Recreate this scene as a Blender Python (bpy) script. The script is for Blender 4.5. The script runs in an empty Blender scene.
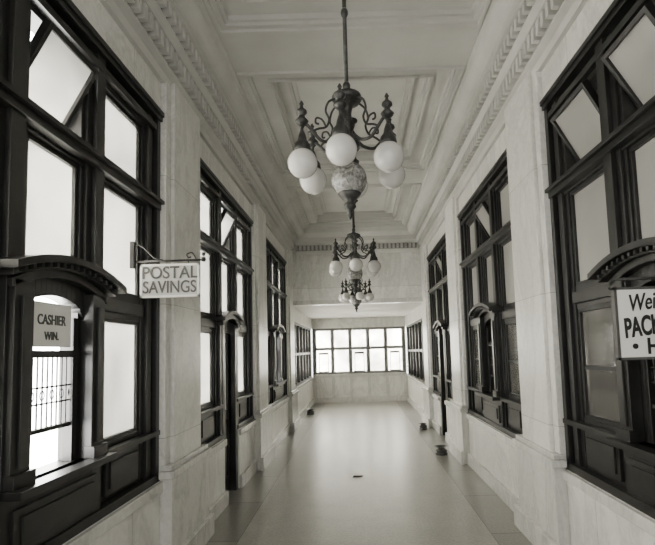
import bpy, bmesh, math
from mathutils import Vector, Matrix
pi=math.pi
# ------------------------------------------------------------ materials
def newmat(n):
    m=bpy.data.materials.new(n); m.use_nodes=True
    nt=m.node_tree; b=nt.nodes['Principled BSDF']; return m,nt,b
def N(nt,t,**k):
    n=nt.nodes.new(t)
    for a,v in k.items(): setattr(n,a,v)
    return n
def ramp(nt,fac,stops):
    r=N(nt,'ShaderNodeValToRGB'); e=r.color_ramp.elements
    e[0].position=stops[0][0]; e[0].color=(*stops[0][1],1)
    e[1].position=stops[-1][0]; e[1].color=(*stops[-1][1],1)
    for p,c in stops[1:-1]:
        x=e.new(p); x.color=(*c,1)
    nt.links.new(fac,r.inputs[0]); return r.outputs[0]
def g(v,w=0.0): return (v*(1+.012),v*1.0,v*(.95))
def noise(nt,scale,detail=6,rough=.6,vec=None,dist=0):
    n=N(nt,'ShaderNodeTexNoise'); n.inputs['Scale'].default_value=scale
    n.inputs['Detail'].default_value=detail; n.inputs['Roughness'].default_value=rough
    n.inputs['Distortion'].default_value=dist
    if vec: nt.links.new(vec,n.inputs['Vector'])
    return n.outputs['Fac']
def mult(nt,a,b,f=1):
    mx=N(nt,'ShaderNodeMix'); mx.data_type='RGBA'; mx.blend_type='MULTIPLY'; mx.inputs[0].default_value=f
    nt.links.new(a,mx.inputs[6]); nt.links.new(b,mx.inputs[7]); return mx.outputs[2]
def simple(n,stops,scale,rough,spec=.5,metal=0,bump=0,dist=0,detail=6,coat=0):
    m,nt,b=newmat(n)
    tc=N(nt,'ShaderNodeTexCoord')
    f=noise(nt,scale,detail,.6,tc.outputs['Object'],dist)
    nt.links.new(ramp(nt,f,stops),b.inputs['Base Color'])
    b.inputs['Roughness'].default_value=rough
    b.inputs['Metallic'].default_value=metal
    b.inputs['Specular IOR Level'].default_value=spec
    b.inputs['Coat Weight'].default_value=coat
    return m
def marble_mat(n,lo,hi,seams=True,rough=.3):
    m,nt,b=newmat(n)
    tc=N(nt,'ShaderNodeTexCoord')
    mp=N(nt,'ShaderNodeMapping'); nt.links.new(tc.outputs['Object'],mp.inputs[0]); mp.inputs['Rotation'].default_value=(.6,.2,.3); mp.inputs['Scale'].default_value=(1,1,.45)
    f=noise(nt,1.3,10,.66,mp.outputs[0],1.4)
    c=ramp(nt,f,[(.28,g(lo)),(.45,g(lo*.35+hi*.65)),(.49,g(lo*.75+hi*.25)),(.54,g(lo*.25+hi*.75)),(.72,g(hi))])
    f3=noise(nt,22,5,.7,tc.outputs['Object'])
    c=mult(nt,c,ramp(nt,f3,[(.35,(.88,)*3),(.6,(1,)*3)]))
    if seams:
        sx=N(nt,'ShaderNodeSeparateXYZ'); nt.links.new(tc.outputs['Object'],sx.inputs[0])
        cb=N(nt,'ShaderNodeCombineXYZ'); nt.links.new(sx.outputs[1],cb.inputs[0]); nt.links.new(sx.outputs[2],cb.inputs[1])
        br=N(nt,'ShaderNodeTexBrick'); nt.links.new(cb.outputs[0],br.inputs['Vector'])
        br.inputs['Scale'].default_value=1; br.inputs['Brick Width'].default_value=1.775; br.inputs['Row Height'].default_value=1.12
        br.inputs['Mortar Size'].default_value=.003; br.offset=0
        br.inputs['Color1'].default_value=(1,1,1,1); br.inputs['Color2'].default_value=(.9,.9,.9,1); br.inputs['Mortar'].default_value=(.5,.5,.49,1)
        c=mult(nt,c,br.outputs['Color'])
    nt.links.new(c,b.inputs['Base Color']); b.inputs['Roughness'].default_value=rough
    return m
M_marble=marble_mat('marble',.54,.82,rough=.3)
M_marble2=marble_mat('marble_base',.46,.70,False,.26)
M_plaster=simple('plaster',[(.3,g(.46)),(.7,g(.56))],1.5,.75,.3)
M_gapshade=simple('plaster_gap_shade',[(.3,g(.10)),(.7,g(.16))],1.5,.8,.3)  # shade between cornice dentils, put into the backing colour
M_gapshade_mid=simple('plaster_gap_shade_mid',[(.3,g(.24)),(.7,g(.30))],1.5,.8,.3)  # weaker painted gap shade behind the header dentils
M_panel=simple('ceiling_panel',[(.3,g(.54)),(.7,g(.66))],1.2,.7,.3)
M_wood=simple('dark_wood',[(.3,g(.005)),(.7,g(.016))],9,.38,.5,coat=.06)
M_wood_glare=simple('glare_wood',[(.3,g(.09)),(.7,g(.15))],9,.4,.5)  # window glare on the far frames painted in as lighter grey
M_iron=simple('iron',[(.3,g(.012)),(.7,g(.025))],8,.45,.5)
M_bronze=simple('bronze',[(.3,g(.02)),(.7,g(.07))],30,.42,.5,metal=.5)
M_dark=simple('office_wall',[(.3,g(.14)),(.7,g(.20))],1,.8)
M_spit=simple('spittoon_brass',[(.3,g(.04)),(.7,g(.10))],10,.3,metal=.6)
M_sign=simple('sign_paint',[(.3,g(.84)),(.7,g(.9))],6,.6)
M_sign2=simple('sign_plate',[(.3,g(.55)),(.7,g(.70))],6,.5)
M_ink=simple('ink',[(.3,g(.01)),(.7,g(.02))],6,.5)
M_ink2=simple('ink_grey',[(.3,g(.06)),(.7,g(.10))],6,.5)
M_paper=simple('scrap',[(.3,g(.02)),(.7,g(.05))],6,.8)
M_opal=simple('opal_glass',[(.3,g(.52)),(.7,g(.62))],5,.15,.6)
M_ball=simple('mottled_glass',[(.35,g(.08)),(.5,g(.22)),(.65,g(.40))],28,.25,.5,dist=1)
def glass(n,trans,col,transl,t0=.62):
    m=bpy.data.materials.new(n); m.use_nodes=True; nt=m.node_tree; nt.nodes.clear()
    out=N(nt,'ShaderNodeOutputMaterial')
    tc=N(nt,'ShaderNodeTexCoord'); f=noise(nt,.9,4,.55,tc.outputs['Object'],.5)
    tr=N(nt,'ShaderNodeBsdfTransparent'); nt.links.new(ramp(nt,f,[(.3,g(t0)),(.62,g(.97))]),tr.inputs[0])
    c=ramp(nt,f,[(.3,g(col*.8)),(.7,g(col))])
    df=N(nt,'ShaderNodeBsdfDiffuse'); nt.links.new(c,df.inputs[0])
    tl=N(nt,'ShaderNodeBsdfTranslucent'); nt.links.new(c,tl.inputs[0])
    gl=N(nt,'ShaderNodeBsdfGlossy'); gl.inputs['Roughness'].default_value=.08; gl.inputs[0].default_value=(.8,.8,.78,1)
    m1=N(nt,'ShaderNodeMixShader'); m1.inputs[0].default_value=transl
    nt.links.new(df.outputs[0],m1.inputs[1]); nt.links.new(tl.outputs[0],m1.inputs[2])
    m2=N(nt,'ShaderNodeMixShader'); m2.inputs[0].default_value=trans
    nt.links.new(m1.outputs[0],m2.inputs[1]); nt.links.new(tr.outputs[0],m2.inputs[2])
    fr=N(nt,'ShaderNodeFresnel'); fr.inputs[0].default_value=1.35
    m3=N(nt,'ShaderNodeMixShader'); nt.links.new(fr.outputs[0],m3.inputs[0])
    nt.links.new(m2.outputs[0],m3.inputs[1]); nt.links.new(gl.outputs[0],m3.inputs[2])
    nt.links.new(m3.outputs[0],out.inputs[0]); return m
M_glassL=glass('window_glass_clear',.6,.8,.8,.25)
M_glassR=glass('window_glass_frosted',.15,.58,.3)
M_glassD=glass('office_glass',.72,.5,.3)
# floor
def floor_mat():
    m,nt,b=newmat('terrazzo_floor')
    tc=N(nt,'ShaderNodeTexCoord'); V=tc.outputs['Object']
    f=noise(nt,2.2,10,.75,V,.4); f2=noise(nt,38,5,.75,V)
    a=ramp(nt,f,[(.3,g(.32)),(.5,g(.39)),(.7,g(.46))]); c2=ramp(nt,f2,[(.35,g(.66)),(.65,g(1.0))])
    body=mult(nt,a,c2)
    sx=N(nt,'ShaderNodeSeparateXYZ'); nt.links.new(V,sx.inputs[0])
    ab=N(nt,'ShaderNodeMath',operation='ABSOLUTE'); nt.links.new(sx.outputs[0],ab.inputs[0])
    gt=N(nt,'ShaderNodeMath',operation='GREATER_THAN'); gt.inputs[1].default_value=1.22; nt.links.new(ab.outputs[0],gt.inputs[0])
    cb=N(nt,'ShaderNodeCombineXYZ'); nt.links.new(sx.outputs[1],cb.inputs[0]); nt.links.new(sx.outputs[0],cb.inputs[1])
    br=N(nt,'ShaderNodeTexBrick'); nt.links.new(cb.outputs[0],br.inputs['Vector']); br.offset=0
    br.inputs['Scale'].default_value=1; br.inputs['Brick Width'].default_value=1.2; br.inputs['Row Height'].default_value=1.22
    br.inputs['Mortar Size'].default_value=.006
    br.inputs['Color1'].default_value=(*g(.30),1); br.inputs['Color2'].default_value=(*g(.22),1); br.inputs['Mortar'].default_value=(*g(.05),1)
    bord=mult(nt,br.outputs['Color'],c2)
    mm=N(nt,'ShaderNodeMix'); mm.data_type='RGBA'; nt.links.new(gt.outputs[0],mm.inputs[0])
    nt.links.new(body,mm.inputs[6]); nt.links.new(bord,mm.inputs[7])
    nt.links.new(mm.outputs[2],b.inputs['Base Color'])
    rr=ramp(nt,f,[(.3,(.27,)*3),(.7,(.35,)*3)]); nt.links.new(rr,b.inputs['Roughness'])
    b.inputs['Specular IOR Level'].default_value=.6
    return m
M_floor=floor_mat()
# ------------------------------------------------------------ mesh builder
class MB:
    def __init__(s,P=None):
        s.v=[];s.f=[];s.m=[];s.sm=[];s.mats=[];s.P=P or (lambda a,b,c:(a,b,c))
    def mi(s,m):
        if m not in s.mats: s.mats.append(m)
        return s.mats.index(m)
    def add(s,vs,fs,mat,smooth=False,raw=False):
        o=len(s.v); s.v+= [tuple(v) if raw else s.P(*v) for v in vs]
        k=s.mi(mat)
        for f in fs: s.f.append([o+i for i in f]); s.m.append(k); s.sm.append(smooth)
    def box(s,a0,a1,b0,b1,c0,c1,mat,T=None):
        vs=[Vector((a,b,c)) for a in(a0,a1) for b in(b0,b1) for c in(c0,c1)]
        if T: vs=[T@v for v in vs]
        s.add(vs,[(0,1,3,2),(4,6,7,5),(0,4,5,1),(2,3,7,6),(0,2,6,4),(1,5,7,3)],mat)
    def prism(s,poly,b0,b1,mat,axis=1):
        n=len(poly)
        if axis==1: vs=[(p[0],b0,p[1]) for p in poly]+[(p[0],b1,p[1]) for p in poly]
        else: vs=[(b0,p[0],p[1]) for p in poly]+[(b1,p[0],p[1]) for p in poly]
        fs=[tuple(range(n)),tuple(range(2*n-1,n-1,-1))]+[(i,(i+1)%n,n+(i+1)%n,n+i) for i in range(n)]
        s.add(vs,fs,mat)
    def lathe(s,prof,mat,cx=0,cy=0,seg=20):
        vs=[];fs=[];n=len(prof)
        for r,z in prof:
            for k in range(seg):
                a=2*pi*k/seg; vs.append((cx+r*math.cos(a),cy+r*math.sin(a),z))
        for i in range(n-1):
            for k in range(seg):
                k2=(k+1)%seg; fs.append((i*seg+k,i*seg+k2,(i+1)*seg+k2,(i+1)*seg+k))
        fs.append(tuple(range(seg))); fs.append(tuple((n-1)*seg+k for k in range(seg)))
        s.add(vs,fs,mat,True)
    def sphere(s,c,r,mat,seg=24,rings=14,sz=1):
        prof=[(max(1e-4,r*math.sin(pi*i/rings)),c[2]-sz*r*math.cos(pi*i/rings)) for i in range(rings+1)]
        s.lathe(prof,mat,c[0],c[1],seg)
    def tube(s,pts,r,mat,seg=8):
        pts=[Vector(p) for p in pts]; vs=[];fs=[]; n=len(pts); up=None
        for i,p in enumerate(pts):
            t=(pts[min(i+1,n-1)]-pts[max(i-1,0)]).normalized()
            if up is None: up=t.orthogonal().normalized()
            up=(up-t*up.dot(t)).normalized(); b=t.cross(up)
            rr=r[i] if isinstance(r,(list,tuple)) else r
            for k in range(seg):
                a=2*pi*k/seg; vs.append(p+up*rr*math.cos(a)+b*rr*math.sin(a))
        for i in range(n-1):
            for k in range(seg):
                k2=(k+1)%seg; fs.append((i*seg+k,i*seg+k2,(i+1)*seg+k2,(i+1)*seg+k))
        fs.append(tuple(range(seg))); fs.append(tuple((n-1)*seg+k for k in range(seg)))
        s.add(vs,fs,mat,True)
    def obj(s,name,bevel=0,parent=None,loc=None):
        me=bpy.data.meshes.new(name); me.from_pydata([tuple(v) for v in s.v],[],s.f)
        for m in s.mats: me.materials.append(m)
        for p,k,q in zip(me.polygons,s.m,s.sm): p.material_index=k; p.use_smooth=q
        bm=bmesh.new(); bm.from_mesh(me); bmesh.ops.recalc_face_normals(bm,faces=bm.faces); bm.to_mesh(me); bm.free()
        o=bpy.data.objects.new(name,me); bpy.context.scene.collection.objects.link(o)
        if bevel:
            b=o.modifiers.new('bevel','BEVEL'); b.width=bevel; b.segments=2; b.limit_method='ANGLE'; b.angle_limit=.7
        if parent: o.parent=parent
        if loc: o.location=loc
        return o
def smooth_path(pts,n=6):
    pts=[Vector(p) for p in pts]; out=[]
    for i in range(len(pts)-1):
        p0=pts[max(i-1,0)];p1=pts[i];p2=pts[i+1];p3=pts[min(i+2,len(pts)-1)]
        for k in range(n):
            t=k/n
            out.append(.5*((2*p1)+(p2-p0)*t+(2*p0-5*p1+4*p2-p3)*t*t+(3*p1-p0-3*p2+p3)*t**3))
    out.append(pts[-1]); return out
# ------------------------------------------------------------ dimensions
BAYS=[1.4,4.95,8.5]; WW=2.65
PIL=[(.5,1.4),(4.05,4.95),(7.6,8.5),(11.15,12.05)]
HEAD=11.8; END=17.0; Y0=-1.6
H0,H1=.78,3.92
SOF=4.75
DU0,DU1=.98,1.67
doors={-1:1,1:2}
def side(s): return lambda x,y,z:(s*x,y,z)
for s,nm in((-1,'left'),(1,'right')):
    w=MB(side(s)); XO=1.95
    dy0=BAYS[doors[s]]+DU0; dy1=BAYS[doors[s]]+DU1
    for a,b in((Y0,dy0),(dy1,12.05)):
        w.box(1.66,XO,a,b,0,H0,M_marble)
        w.box(1.63,1.66,a,b,.70,H0,M_marble2)
    w.box(1.66,XO,12.05,END+.2,0,.9,M_marble)
    w.box(1.63,1.66,12.05,END,.84,.9,M_marble2)
    w.box(1.66,XO,12.05,END+.2,2.6,3.2,M_marble)
    w.box(1.68,XO,Y0,12.05,H1,5.2,M_marble)
    w.box(1.66,XO,Y0,.5,H0,H1,M_marble)
    for a,b in PIL:
        w.box(1.63,XO,a,b,H0,H1,M_marble); w.box(1.63,1.68,a,b,H1,SOF,M_marble)
        w.box(1.595,1.63,a+.10,b-.10,H0,SOF,M_marble)
        w.box(1.56,1.66,a-.03,b+.03,0,.80,M_marble2)
        w.box(1.535,1.66,a-.06,b+.06,.80,.86,M_marble2)
        w.box(1.565,1.66,a-.03,b+.03,.86,.90,M_marble2)
    w.box(1.68,XO,END-.2,END+.2,.9,2.6,M_marble)
    w.obj('wall_'+nm,.006)
    bb=MB(side(s))
    segs=[(Y0,dy0),(dy1,END)]
    for a,b in segs: bb.box(1.62,1.66,a,b,0,.17,M_marble2)
    for a,b in PIL:
        bb.box(1.515,1.56,a-.07,b+.07,0,.2,M_marble2)
    bb.obj('baseboard_'+nm,.006)
    # cornice
    c=MB(side(s))
    c.prism([(1.70,4.20),(1.64,4.20),(1.62,4.25),(1.56,4.27),(1.56,4.285),(1.70,4.285)],Y0,HEAD,M_plaster,1)
    c.box(1.585,1.70,Y0,HEAD,4.285,4.42,M_gapshade)
    prof=[(1.70,4.42),(1.50,4.42),(1.47,4.46),(1.455,4.475),(1.70,4.475)]
    c.prism(prof,Y0,HEAD,M_plaster,1)
    c.box(1.47,1.70,Y0,HEAD,4.475,4.58,M_gapshade)
    prof=[(1.70,4.58),(1.38,4.58)]
    for i in range(7):
        a=i/6*pi/2; prof.append((1.38-.13*math.sin(a),4.59+.13*(1-math.cos(a))))
    prof+=[(1.22,4.74),(1.22,4.77),(1.70,4.77)]
    c.prism(prof,Y0,HEAD,M_plaster,1)
    y=Y0+.05
    while y<HEAD-.3:
        c.box(1.51,1.59,y,y+.05,4.295,4.42,M_plaster)
        c.box(1.41,1.475,y+.005,y+.055,4.485,4.58,M_plaster)
        y+=.1
    c.obj('trim_1' if s<0 else 'trim_2')
# header wall cornice
c=MB()
c.prism([(HEAD,4.20),(HEAD-.06,4.20),(HEAD-.10,4.27),(HEAD-.10,4.285),(HEAD,4.285)],-1.5,1.5,M_plaster,0)
c.box(-1.5,1.5,HEAD-.08,HEAD,4.285,4.42,M_gapshade_mid)
prof=[(HEAD,4.42),(HEAD-.2,4.42),(HEAD-.24,4.48),(HEAD-.24,4.58),(HEAD-.3,4.6),(HEAD-.4,4.66),(HEAD-.44,4.77),(HEAD,4.77)]
c.prism(prof,-1.5,1.5,M_plaster,0)
x=-1.5
while x<1.45:
    c.box(x,x+.05,HEAD-.17,HEAD-.08,4.30,4.42,M_plaster); x+=.1
c.obj('trim_3')
w=MB(); w.box(-1.75,1.75,HEAD,HEAD+.2,2.95,5.2,M_marble); 
w.box(-1.6,1.6,HEAD-.03,HEAD,2.95,3.06,M_marble2)
w.obj('wall_header')
w=MB(); w.box(-2.1,2.1,Y0-.2,Y0,0,5.3,M_dark); w.obj('wall_back')
# floor
w=MB(); w.box(-1.95,1.95,Y0,END+.2,-.15,0,M_floor); w.obj('floor')
# ceiling
c=MB()
c.box(-2.0,2.0,Y0,HEAD+.1,5.25,5.4,M_plaster)
OX=1.12; TP=5.25
cof=[(Y0+.3,4.1),(4.9,7.65),(8.45,11.2)]
def ring(x0,x1,y0,y1,w,z0,z1,m):
    c.box(x0,x0+w,y0,y1,z0,z1,m); c.box(x1-w,x1,y0,y1,z0,z1,m)
    c.box(x0+w,x1-w,y0,y0+w,z0,z1,m); c.box(x0+w,x1-w,y1-w,y1,z0,z1,m)
c.box(-1.7,-OX,Y0,HEAD,SOF,TP,M_plaster); c.box(OX,1.7,Y0,HEAD,SOF,TP,M_plaster)
ys=[Y0]+[v for q in cof for v in q]+[HEAD]
for i in range(0,len(ys),2): c.box(-OX,OX,ys[i],ys[i+1],SOF,TP,M_plaster)
for (a,b) in cof:
    o=0
    for wd,z in((.03,4.78),(.17,4.83),(.025,4.80),(.025,4.86)):
        ring(-OX+o,OX-o,a+o,b-o,wd,z,TP,M_plaster); o+=wd
    c.box(-OX+o,OX-o,a+o,b-o,4.96,TP,M_panel)
    o+=.13; ring(-OX+o,OX-o,a+o,b-o,.04,4.92,4.96,M_plaster); ring(-OX+o+.08,OX-o-.08,a+o+.08,b-o-.08,.015,4.945,4.96,M_plaster)
    ring(-OX-.08,OX+.08,a-.08,b+.08,.03,SOF-.025,SOF,M_plaster)
c.box(-1.95,1.95,HEAD+.2,END+.2,2.95,3.2,M_panel)
c.obj('ceiling')
# ------------------------------------------------------------ windows
COL=[(.22,.80),(1.08,1.57),(1.85,2.43)]
ROW=[(1.22,2.08),(2.26,3.03),(3.14,3.70)]
XW=1.70
def frame_pane(m,u0,u1,h0,h1,gl,d=-.08,sw=.03,T=None,W=None):
    W=W or M_wood
    for a in((u0,u0+sw,h0,h1),(u1-sw,u1,h0,h1),(u0+sw,u1-sw,h0,h0+sw),(u0+sw,u1-sw,h1-sw,h1)):
        m.box(a[0],a[1],d-.025,d+.025,a[2],a[3],W,T)
    m.box(u0+sw,u1-sw,d-.003,d+.003,h0+sw,h1-sw,gl,T)
def post(m,u0,u1,h0,h1):
    w=u1-u0
    m.box(u0,u1,-.15,-.04,h0,h1,M_wood)
    m.box(u0+.035,u1-.035,-.04,-.02,h0,h1,M_wood)
    m.box(u0+w*.32,u1-w*.32,-.02,.012,h0,h1,M_wood)
def hood(m,u0,u1,he,ha,th,d0,d1,n=14):
    top=[];bot=[]
    for i in range(n+1):
        t=i/n; u=u0+(u1-u0)*t; k=1-(2*t-1)**2
        top.append((u,he+(ha-he)*k)); bot.append((u,he-th+(ha-he)*k))
    vs=[];fs=[]
    P=top+bot[::-1]; m_=len(P)
    for d in(d0,d1): vs+=[(p[0],d,p[1]) for p in P]
    def T(i,l): return l*m_+i
    def B(i,l): return l*m_+(m_-1-i)
    for i in range(n):
        fs+=[(T(i,0),T(i+1,0),B(i+1,0),B(i,0)),(T(i,1),B(i,1),B(i+1,1),T(i+1,1)),(T(i,0),T(i,1),T(i+1,1),T(i+1,0)),(B(i,0),B(i+1,0),B(i+1,1),B(i,1))]
    fs+=[(T(0,0),B(0,0),B(0,1),T(0,1)),(T(n,0),T(n,1),B(n,1),B(n,0))]
    m.add(vs,fs,M_wood)
def bay_window(idx,s,y0,kind,gl,gl2,tilt):
    P=lambda u,d,h:(s*(XW-d),y0+u,h)
    m=MB(P)
    u1=WW; J=.22
    m.box(0,J,-.15,-.04,H0,H1,M_wood); m.box(0,.06,-.04,.02,H0,H1,M_wood); m.box(.09,.17,-.04,-.01,H0,H1,M_wood)
    m.box(u1-J,u1,-.15,-.04,H0,H1,M_wood); m.box(u1-.06,u1,-.04,.02,H0,H1,M_wood); m.box(u1-.17,u1-.09,-.04,-.01,H0,H1,M_wood)
    post(m,.80,1.08,H0,H1); post(m,1.57,1.85,H0,H1)
    for ci,(a,b) in enumerate(COL):
        mid=ci==1
        if not mid:
            m.box(a,b,-.15,-.05,H0,1.22,M_wood)
            m.box(a+.05,b-.05,-.05,-.025,.87,1.13,M_wood); m.box(a+.09,b-.09,-.025,-.01,.91,1.09,M_wood)
            frame_pane(m,a,b,*ROW[0],gl2)
            if s>0: m.box(a+.03,b-.03,-.095,-.065,1.60,1.63,M_wood)
            m.box(a,b,-.15,-.05,2.08,2.26,M_wood); m.box(a,b,-.05,-.02,2.12,2.21,M_wood)
        frame_pane(m,a,b,*ROW[1],gl)
        if tilt[ci]:
            hz=(ROW[2][0]+ROW[2][1])/2; T=Matrix.Translation((0,-.08,hz))@Matrix.Rotation(tilt[ci],4,'X')@Matrix.Translation((0,.08,-hz))
            frame_pane(m,a+.005,b-.005,ROW[2][0]+.01,ROW[2][1]-.01,gl,T=T)
        else: frame_pane(m,a,b,*ROW[2],gl)
    m.box(0,u1,-.15,-.03,3.03,3.14,M_wood); m.box(0,u1,-.03,.03,3.05,3.10,M_wood); m.box(0,u1,-.03,.06,3.10,3.13,M_wood)
    m.box(.2,u1-.2,-.15,-.03,3.70,H1,M_wood); m.box(0,u1,-.03,.04,3.84,3.88,M_wood); m.box(0,u1,-.03,.015,3.74,3.79,M_wood); m.box(0,u1,-.03,.055,3.88,H1,M_wood)
    c0,c1=COL[1]
    if kind=='teller':
        m.box(0,u1,-.03,.03,1.15,1.19,M_wood); m.box(0,u1,-.03,.03,H0,.84,M_wood)
        m.box(c0-.2,c1+.2,-.15,.01,H0,1.15,M_wood)
        m.box(c0-.12,c1+.12,.01,.03,.87,1.08,M_wood); m.box(c0-.07,c1+.07,.03,.042,.91,1.04,M_wood)
        m.box(c0-.2,c1+.2,-.15,.12,1.15,1.19,M_wood)
        for a,b in((c0-.17,c0-.03),(c1+.03,c1+.17)):
            m.box(a,b,-.03,.04,1.19,2.20,M_wood); m.box(a+.04,b-.04,.04,.055,1.28,2.12,M_wood); m.box(a-.01,b+.01,.0,.065,1.19,1.26,M_wood)
        hood(m,c0-.28,c1+.28,2.27,2.37,.04,-.10,.13); hood(m,c0-.24,c1+.24,2.24,2.33,.035,-.10,.08); hood(m,c0-.19,c1+.19,2.20,2.30,.045,-.10,.04)
        for k in range(15):
            t=(k+.5)/15; u=c0-.22+(c1-c0+.44)*t; hh=2.225+.09*(1-(2*t-1)**2)
            m.box(u-.011,u+.011,.04,.105,hh-.01,hh+.015,M_wood)
        n=12; up=[(c0-.03+(c1-c0+.06)*i/n) for i in range(n+1)]
        for i in range(n):
            q=[]
            for u in(up[i],up[i+1]):
                q.append((u,2.04+.12*math.sqrt(max(0,1-((u-(c0+c1)/2)/((c1-c0+.06)/2))**2))))
            m.prism([q[0],q[1],(q[1][0],2.26),(q[0][0],2.26)],-.12,-.02,M_wood,1)
        if idx==1:
            m.box(c0+.06,c1-.06,-.06,-.045,1.87,2.12,M_sign)
        m.box(c0,c1,-.08,-.03,1.81,1.85,M_wood)
        m.box(c0,c1,-.08,-.05,1.40,1.425,M_iron)
        k=0; u=c0+.03
        while u<c1-.01:
            m.box(u,u+.009,-.07,-.061,1.40,1.81,M_iron)
            if k%2==0: 
                m.tube([Vector((u+.0045+.02*math.sin(q*pi/4),-.065,1.60+.028*math.cos(q*pi/4))) for q in range(9)],.004,M_iron,5)
            u+=.043; k+=1
        m.box(c0,c1,-.07,-.06,1.55,1.56,M_iron); m.box(c0,c1,-.07,-.06,1.64,1.65,M_iron)
        m.box(c0,c0+.04,-.10,-.04,1.19,2.05,M_wood); m.box(c1-.04,c1,-.10,-.04,1.19,2.05,M_wood)
    else:
        m.box(c0,c1,-.15,-.04,2.08,2.26,M_wood)
        hood(m,c0-.26,c1+.26,2.25,2.36,.045,-.10,.10); hood(m,c0-.21,c1+.21,2.20,2.31,.05,-.10,.06)
        for (q0,q1) in((0,c0-.1),(c1+.1,u1)):
            m.box(q0,q1,-.03,.03,1.15,1.19,M_wood); m.box(q0,q1,-.03,.03,H0,.84,M_wood)
        for a in(c0-.10,c1): m.box(a,a+.10,-.15,.02,0.001,2.2,M_wood)
    m.obj('window_%d'%idx,.004)
    if kind=='door':
        d=MB(P)
        d.box(c0+.001,c0+.09,-.12,-.06,.01,2.07,M_wood); d.box(c1-.09,c1-.001,-.12,-.06,.01,2.07,M_wood)
        d.box(c0+.09,c1-.09,-.12,-.06,.01,.22,M_wood); d.box(c0+.09,c1-.09,-.12,-.06,.95,1.08,M_wood); d.box(c0+.09,c1-.09,-.12,-.06,1.95,2.07,M_wood)
        d.box(c0+.09,c1-.09,-.10,-.08,.22,.95,M_wood); d.box(c0+.13,c1-.13,-.08,-.065,.28,.89,M_wood)
        d.box(c0+.09,c1-.09,-.093,-.087,1.08,1.95,M_glassR)
        d.tube([(c0+.045,-.06,1.0),(c0+.045,-.03,1.0)],.01,M_spit); d.tube([(c0+.045,-.03,1.0),(c0+.045,-.0,1.0)],.022,M_spit,12)
        d.obj('door_%d'%(1 if s<0 else 2),.004)
i=1
for s in(-1,1):
    for b,y0 in enumerate(BAYS):
        kind='door' if doors[s]==b else 'teller'
        if s<0: tilt=[(0,-.5,0),(0,-.45,0),(0,0,0)][b]
        else: tilt=[(-.5,-.55,-.5),(0,-.5,0),(0,-.4,0)][b]
        bay_window(i,s,y0,kind,M_glassL if s<0 else M_glassR,M_glassL if s<0 else M_glassD,tilt); i+=1
def screen(name,P,u0,u1,h0,h1,nc,gl,split=.45,pw=.10,W=None,sw=.025):
    W=W or M_wood
    m=MB(P); n=nc; cw=((u1-u0)-pw*(n+1))/n
    for k in range(n+1):
        a=u0+k*(cw+pw); m.box(a,a+pw,-.13,-.02,h0,h1,W); m.box(a+.02,a+pw-.02,-.02,.01,h0,h1,W)
    hm=h0+(h1-h0)*split+.05
    m.box(u0,u1,-.13,.02,h0,h0+.05,W); m.box(u0,u1,-.13,.02,h1-.06,h1,W); m.box(u0,u1,-.13,-.0,hm,hm+.06,W)
    m.box(u0,u1,-.0,.06,h0+.02,h0+.05,W)
    for k in range(n):
        a=u0+pw+k*(cw+pw)
        frame_pane(m,a,a+cw,h0+.05,hm,gl,sw=sw,W=W); frame_pane(m,a,a+cw,hm+.06,h1-.06,gl,sw=sw,W=W)
        if sw<.02 and k in(0,2,4):   # teller hatches with small notices
            m.box(a+.08,a+cw-.08,-.06,-.05,h0+.06,h0+.09,M_wood)
            m.box(a+.10,a+.12,-.06,-.05,h0+.09,hm-.15,M_wood); m.box(a+cw-.12,a+cw-.10,-.06,-.05,h0+.09,hm-.15,M_wood)
            m.box(a+.10,a+cw-.10,-.06,-.05,hm-.17,hm-.10,M_wood)
    return m.obj(name,.003)
for s in(-1,1):
    screen('window_%d'%i,lambda u,d,h,s=s:(s*(XW-d),12.05+u,h),0,4.75,.9,2.6,6,M_glassL if s<0 else M_glassR); i+=1
screen('window_%d'%i,lambda u,d,h:(u,END-d,h),-1.62,1.62,1.0,2.6,5,M_glassL,.5,.09,M_wood_glare,.018)
w=MB(); w.box(-1.66,1.66,END,END+.2,0,1.0,M_marble); w.box(-1.66,1.66,END+.0,END+.2,2.6,2.95,M_marble)
w.box(-1.62,1.62,END-.14,END,.95,1.0,M_marble2); w.box(-1.62,1.62,END-.06,END,.88,.95,M_marble2); w.box(-1.62,1.62,END-.03,END,0,.18,M_marble2)
for k in range(6):
    x=-1.58+k*.632-.04; w.box(x,x+.10,END-.025,END,.18,.88,M_marble2)
w.box(-1.66,-1.62,END,END+.2,1.0,2.6,M_marble); w.box(1.62,1.66,END,END+.2,1.0,2.6,M_marble)
w.obj('wall_far')
# office behind right wall (dim)
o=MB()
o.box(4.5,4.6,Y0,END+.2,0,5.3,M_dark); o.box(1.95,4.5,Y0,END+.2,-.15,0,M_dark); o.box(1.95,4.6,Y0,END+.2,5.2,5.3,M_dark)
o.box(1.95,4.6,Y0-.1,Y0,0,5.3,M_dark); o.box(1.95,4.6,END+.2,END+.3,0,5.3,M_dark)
o.obj('wall_office')
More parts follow.
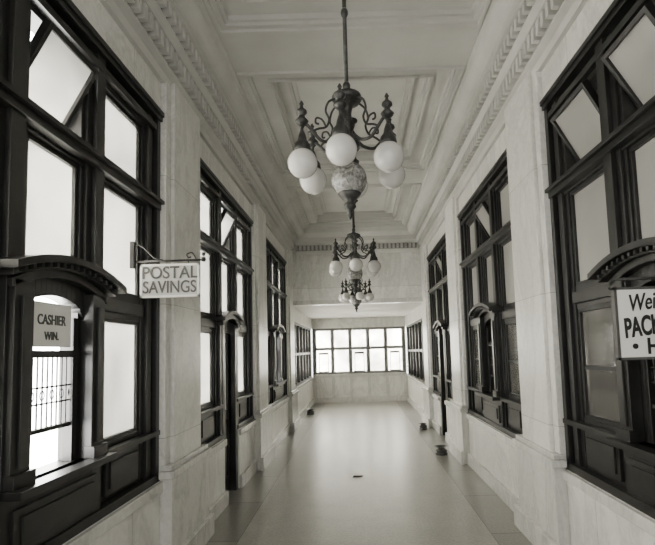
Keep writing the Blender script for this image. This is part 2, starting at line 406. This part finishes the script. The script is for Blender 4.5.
# ------------------------------------------------------------ chandelier
def chandelier_mesh():
    m=MB()
    m.lathe([(.10,4.96),(.10,4.945),(.075,4.93),(.05,4.90),(.02,4.87),(.014,4.85)],M_bronze)
    m.lathe([(.013,4.87),(.013,3.34)],M_bronze,seg=10)
    for z in(4.4,3.9,3.42): m.lathe([(.013,z+.03),(.022,z+.015),(.024,z),(.022,z-.015),(.013,z-.03)],M_bronze,seg=12)
    m.lathe([(.013,3.40),(.03,3.385),(.05,3.37),(.088,3.36),(.095,3.34),(.078,3.315),(.035,3.30),(.025,3.24),(.03,3.20),(.045,3.17),(.035,3.14),(.028,3.12),(.05,3.10),(.07,3.07),(.075,3.045),(.05,3.01),(.03,2.985),(.028,2.97),(.045,2.955),(.065,2.94),(.06,2.925)],M_bronze)
    m.sphere((0,0,2.83),.108,M_ball,28,16,1.0)
    m.lathe([(.065,2.75),(.072,2.74),(.05,2.715),(.025,2.69),(.035,2.675),(.038,2.66),(.02,2.64),(.012,2.625),(.018,2.61),(.004,2.585)],M_bronze)
    Q=.29
    for k in range(6):
        a=-pi/2-.12+k*pi/3; ca,sa=math.cos(a),math.sin(a)
        def R(r,z,t=0): return (r*ca-t*sa,r*sa+t*ca,z+.02)
        m.tube(smooth_path([R(.05,3.08),R(.10,3.035),R(.17,3.03),R(.22,3.075),R(.265,3.115),R(Q,3.09),R(Q,3.04)]),.010,M_bronze)
        m.tube(smooth_path([R(.07,3.31),R(.12,3.28),R(.14,3.22),R(.12,3.17),R(.14,3.12),R(.19,3.10),R(.225,3.08)]),.007,M_bronze,7)
        m.tube(smooth_path([R(.14,3.12),R(.165,3.16),R(.20,3.165),R(.205,3.135),R(.185,3.13)],5),.006,M_bronze,6)
        cx,cy=Q*ca,Q*sa
        m.lathe([(.012,3.12),(.03,3.135),(.04,3.15),(.022,3.17),(.016,3.185),(.032,3.20),(.03,3.215),(.012,3.23),(.008,3.245),(.014,3.255),(.003,3.275)],M_bronze,cx,cy,12)
        m.lathe([(.012,3.09),(.022,3.06),(.028,3.03),(.045,3.01),(.05,2.98),(.05,2.97)],M_bronze,cx,cy,14)
        m.sphere((cx,cy,2.895),.087,M_opal,24,14)
    return m
ch=chandelier_mesh().obj('chandelier',loc=(-.03,2.83,0))
for k,y in enumerate((6.38,9.93)):
    o=bpy.data.objects.new('chandelier.%03d'%(k+1),ch.data); o.location=(-.03,y,0); o.rotation_euler=(0,0,.2*(k+1)); bpy.context.scene.collection.objects.link(o)
# ------------------------------------------------------------ spittoons and scraps
def spittoon(loc,sc=1):
    m=MB()
    m.lathe([(.075,0),(.09,.005),(.095,.02),(.075,.035),(.08,.05),(.09,.07),(.08,.085),(.05,.10),(.055,.11),(.105,.125),(.11,.13),(.10,.128),(.045,.112),(.04,.10),(.03,.04)],M_spit,seg=28)
    o=m.obj('spittoon',loc=loc); o.scale=(sc,)*3; return o
spittoon((1.34,8.3,0),1.1); spittoon((-1.45,14.0,0),1.2); spittoon((1.38,10.9,0),1.0)
m=MB(); m.add([(0,0,0.001),(.09,.01,.004),(.11,.06,.012),(.03,.08,.002),(-.03,.04,.02)],[(0,1,2,3,4)],M_paper); m.add([(-.05,.0,.001),(0,0,.001),(-.03,.04,.02)],[(0,1,2)],M_paper)
m.obj('floor_scrap',loc=(-.1,7.0,0))
# ------------------------------------------------------------ signs
def text(name,body,size,loc,rot,mat,parent,shear=0,ext=.002,sx=1,off=0):
    c=bpy.data.curves.new(name,'FONT'); c.body=body; c.size=size; c.align_x='CENTER'; c.align_y='CENTER'; c.extrude=ext; c.shear=shear; c.offset=off
    c.materials.append(mat); o=bpy.data.objects.new(name,c); o.location=loc; o.rotation_euler=rot; o.scale=(sx,1,1)
    bpy.context.scene.collection.objects.link(o); o.parent=parent; return o
m=MB(); sy=3.55; dx=.025; dz=.035
m.box(-1.63+dx,-1.21+dx,sy-.01,sy+.01,2.21+dz,2.44+dz,M_sign2)
for a in((-1.64,-1.20,2.435,2.45),(-1.64,-1.20,2.20,2.215),(-1.64,-1.625,2.2,2.45),(-1.215,-1.20,2.2,2.45)): m.box(a[0]+dx,a[1]+dx,sy-.014,sy+.014,a[2]+dz,a[3]+dz,M_sign)
m.tube([(-1.68,sy,2.51),(-1.15,sy,2.51)],.008,M_iron)
m.sphere((-1.145,sy,2.515),.02,M_iron,12,8); m.sphere((-1.145,sy,2.553),.014,M_iron,12,8)
m.tube(smooth_path([(-1.67,sy,2.65),(-1.60,sy,2.62),(-1.52,sy,2.54),(-1.45,sy,2.515)]),.006,M_iron)
m.tube(smooth_path([(-1.20,sy,2.515),(-1.23,sy,2.565),(-1.27,sy,2.555),(-1.26,sy,2.53),(-1.24,sy,2.535)]),.005,M_iron)
for x in(-1.53,-1.26): m.tube([(x,sy,2.51),(x,sy,2.47)],.004,M_iron)
m.box(-1.69,-1.66,sy-.02,sy+.02,2.46,2.66,M_iron)
p=m.obj('hanging_sign')
text('lettering_1','POSTAL',.13,(-1.42+dx,sy-.014,2.38+dz),(pi/2,0,0),M_ink2,p,sx=.90,off=.0012)
text('lettering_2','SAVINGS',.13,(-1.42+dx,sy-.014,2.272+dz),(pi/2,0,0),M_ink2,p,sx=.78,off=.0012)
m=MB(); sy=2.42; X0,X1=1.30,1.67; q=-.03
m.box(X0,X1,sy-.01,sy+.01,1.75+q,2.10+q,M_sign)
for a in((X0-.008,X1,2.095,2.108),(X0-.008,X1,1.742,1.755),(X0-.008,X0+.006,1.742,2.108)): m.box(a[0],a[1],sy-.014,sy+.014,a[2]+q,a[3]+q,M_ink2)
m.tube([(1.68,sy,2.12),(X0,sy,2.12)],.008,M_iron); m.tube([(X0+.06,sy,2.12),(X0+.06,sy,2.07)],.004,M_iron)
m.box(1.655,1.69,sy-.03,sy+.03,2.0,2.2,M_iron)
p=m.obj('hanging_sign')
text('lettering_1','Weighing',.12,(1.505,sy-.014,2.005),(pi/2,-.10,0),M_ink,p,shear=.3,sx=.66,off=.001)
text('lettering_2','PACKAGES',.135,(1.505,sy-.014,1.885),(pi/2,-.12,0),M_ink,p,sx=.54,shear=.15,off=.004)
text('lettering_3','HERE',.11,(1.54,sy-.014,1.775),(pi/2,0,0),M_ink,p,sx=.8,off=.003)
text('lettering_4','•',.11,(1.38,sy-.014,1.775),(pi/2,0,0),M_ink,p)
wobj=bpy.data.objects['window_1']
yc=BAYS[0]+(COL[1][0]+COL[1][1])/2
text('lettering_1','CASHIER',.08,(-(XW+.043),yc,2.02),(pi/2,0,pi/2),M_ink2,wobj,sx=.80,off=.001)
text('lettering_2','WIN.',.065,(-(XW+.043),yc,1.93),(pi/2,0,pi/2),M_ink2,wobj,sx=.85,off=.001)
# ------------------------------------------------------------ light
wd=bpy.data.worlds.new('sky'); bpy.context.scene.world=wd; wd.use_nodes=True
bg=wd.node_tree.nodes['Background']; bg.inputs[0].default_value=(*g(1.0),1); bg.inputs[1].default_value=34.0
def portal(name,loc,rot,sx,sy):
    l=bpy.data.lights.new(name,'AREA'); l.shape='RECTANGLE'; l.size=sx; l.size_y=sy; l.energy=1
    l.cycles.is_portal=True
    o=bpy.data.objects.new(name,l); o.location=loc; o.rotation_euler=rot; bpy.context.scene.collection.objects.link(o)
for y0 in BAYS: portal('daylight_portal',(-2.0,y0+WW/2,2.35),(0,-pi/2,0),3.2,2.7)
portal('daylight_portal',(-2.0,14.4,1.75),(0,-pi/2,0),1.8,4.8)
portal('daylight_portal',(0,END+.25,1.8),(-pi/2,0,0),3.3,1.7)
l=bpy.data.lights.new('rear_fill','AREA'); l.shape='RECTANGLE'; l.size=3.0; l.size_y=3.6; l.energy=100; l.color=g(1)  # added fill light behind the camera, no opening in the back wall
o=bpy.data.objects.new('rear_fill',l); o.location=(0,Y0+.05,2.3); o.rotation_euler=(pi/2,0,0); bpy.context.scene.collection.objects.link(o)
# ------------------------------------------------------------ camera
cam=bpy.data.cameras.new('camera'); co=bpy.data.objects.new('camera',cam); bpy.context.scene.collection.objects.link(co)
cam.sensor_width=36; cam.lens=480/655*36; cam.shift_x=-30.5/655; cam.shift_y=37.5/655; cam.clip_start=.05
co.matrix_world=Matrix.Translation((0,0,1.8))@Matrix.Rotation(math.radians(94.8),4,'X')@Matrix.Rotation(math.radians(-1.7),4,'Z')
bpy.context.scene.camera=co
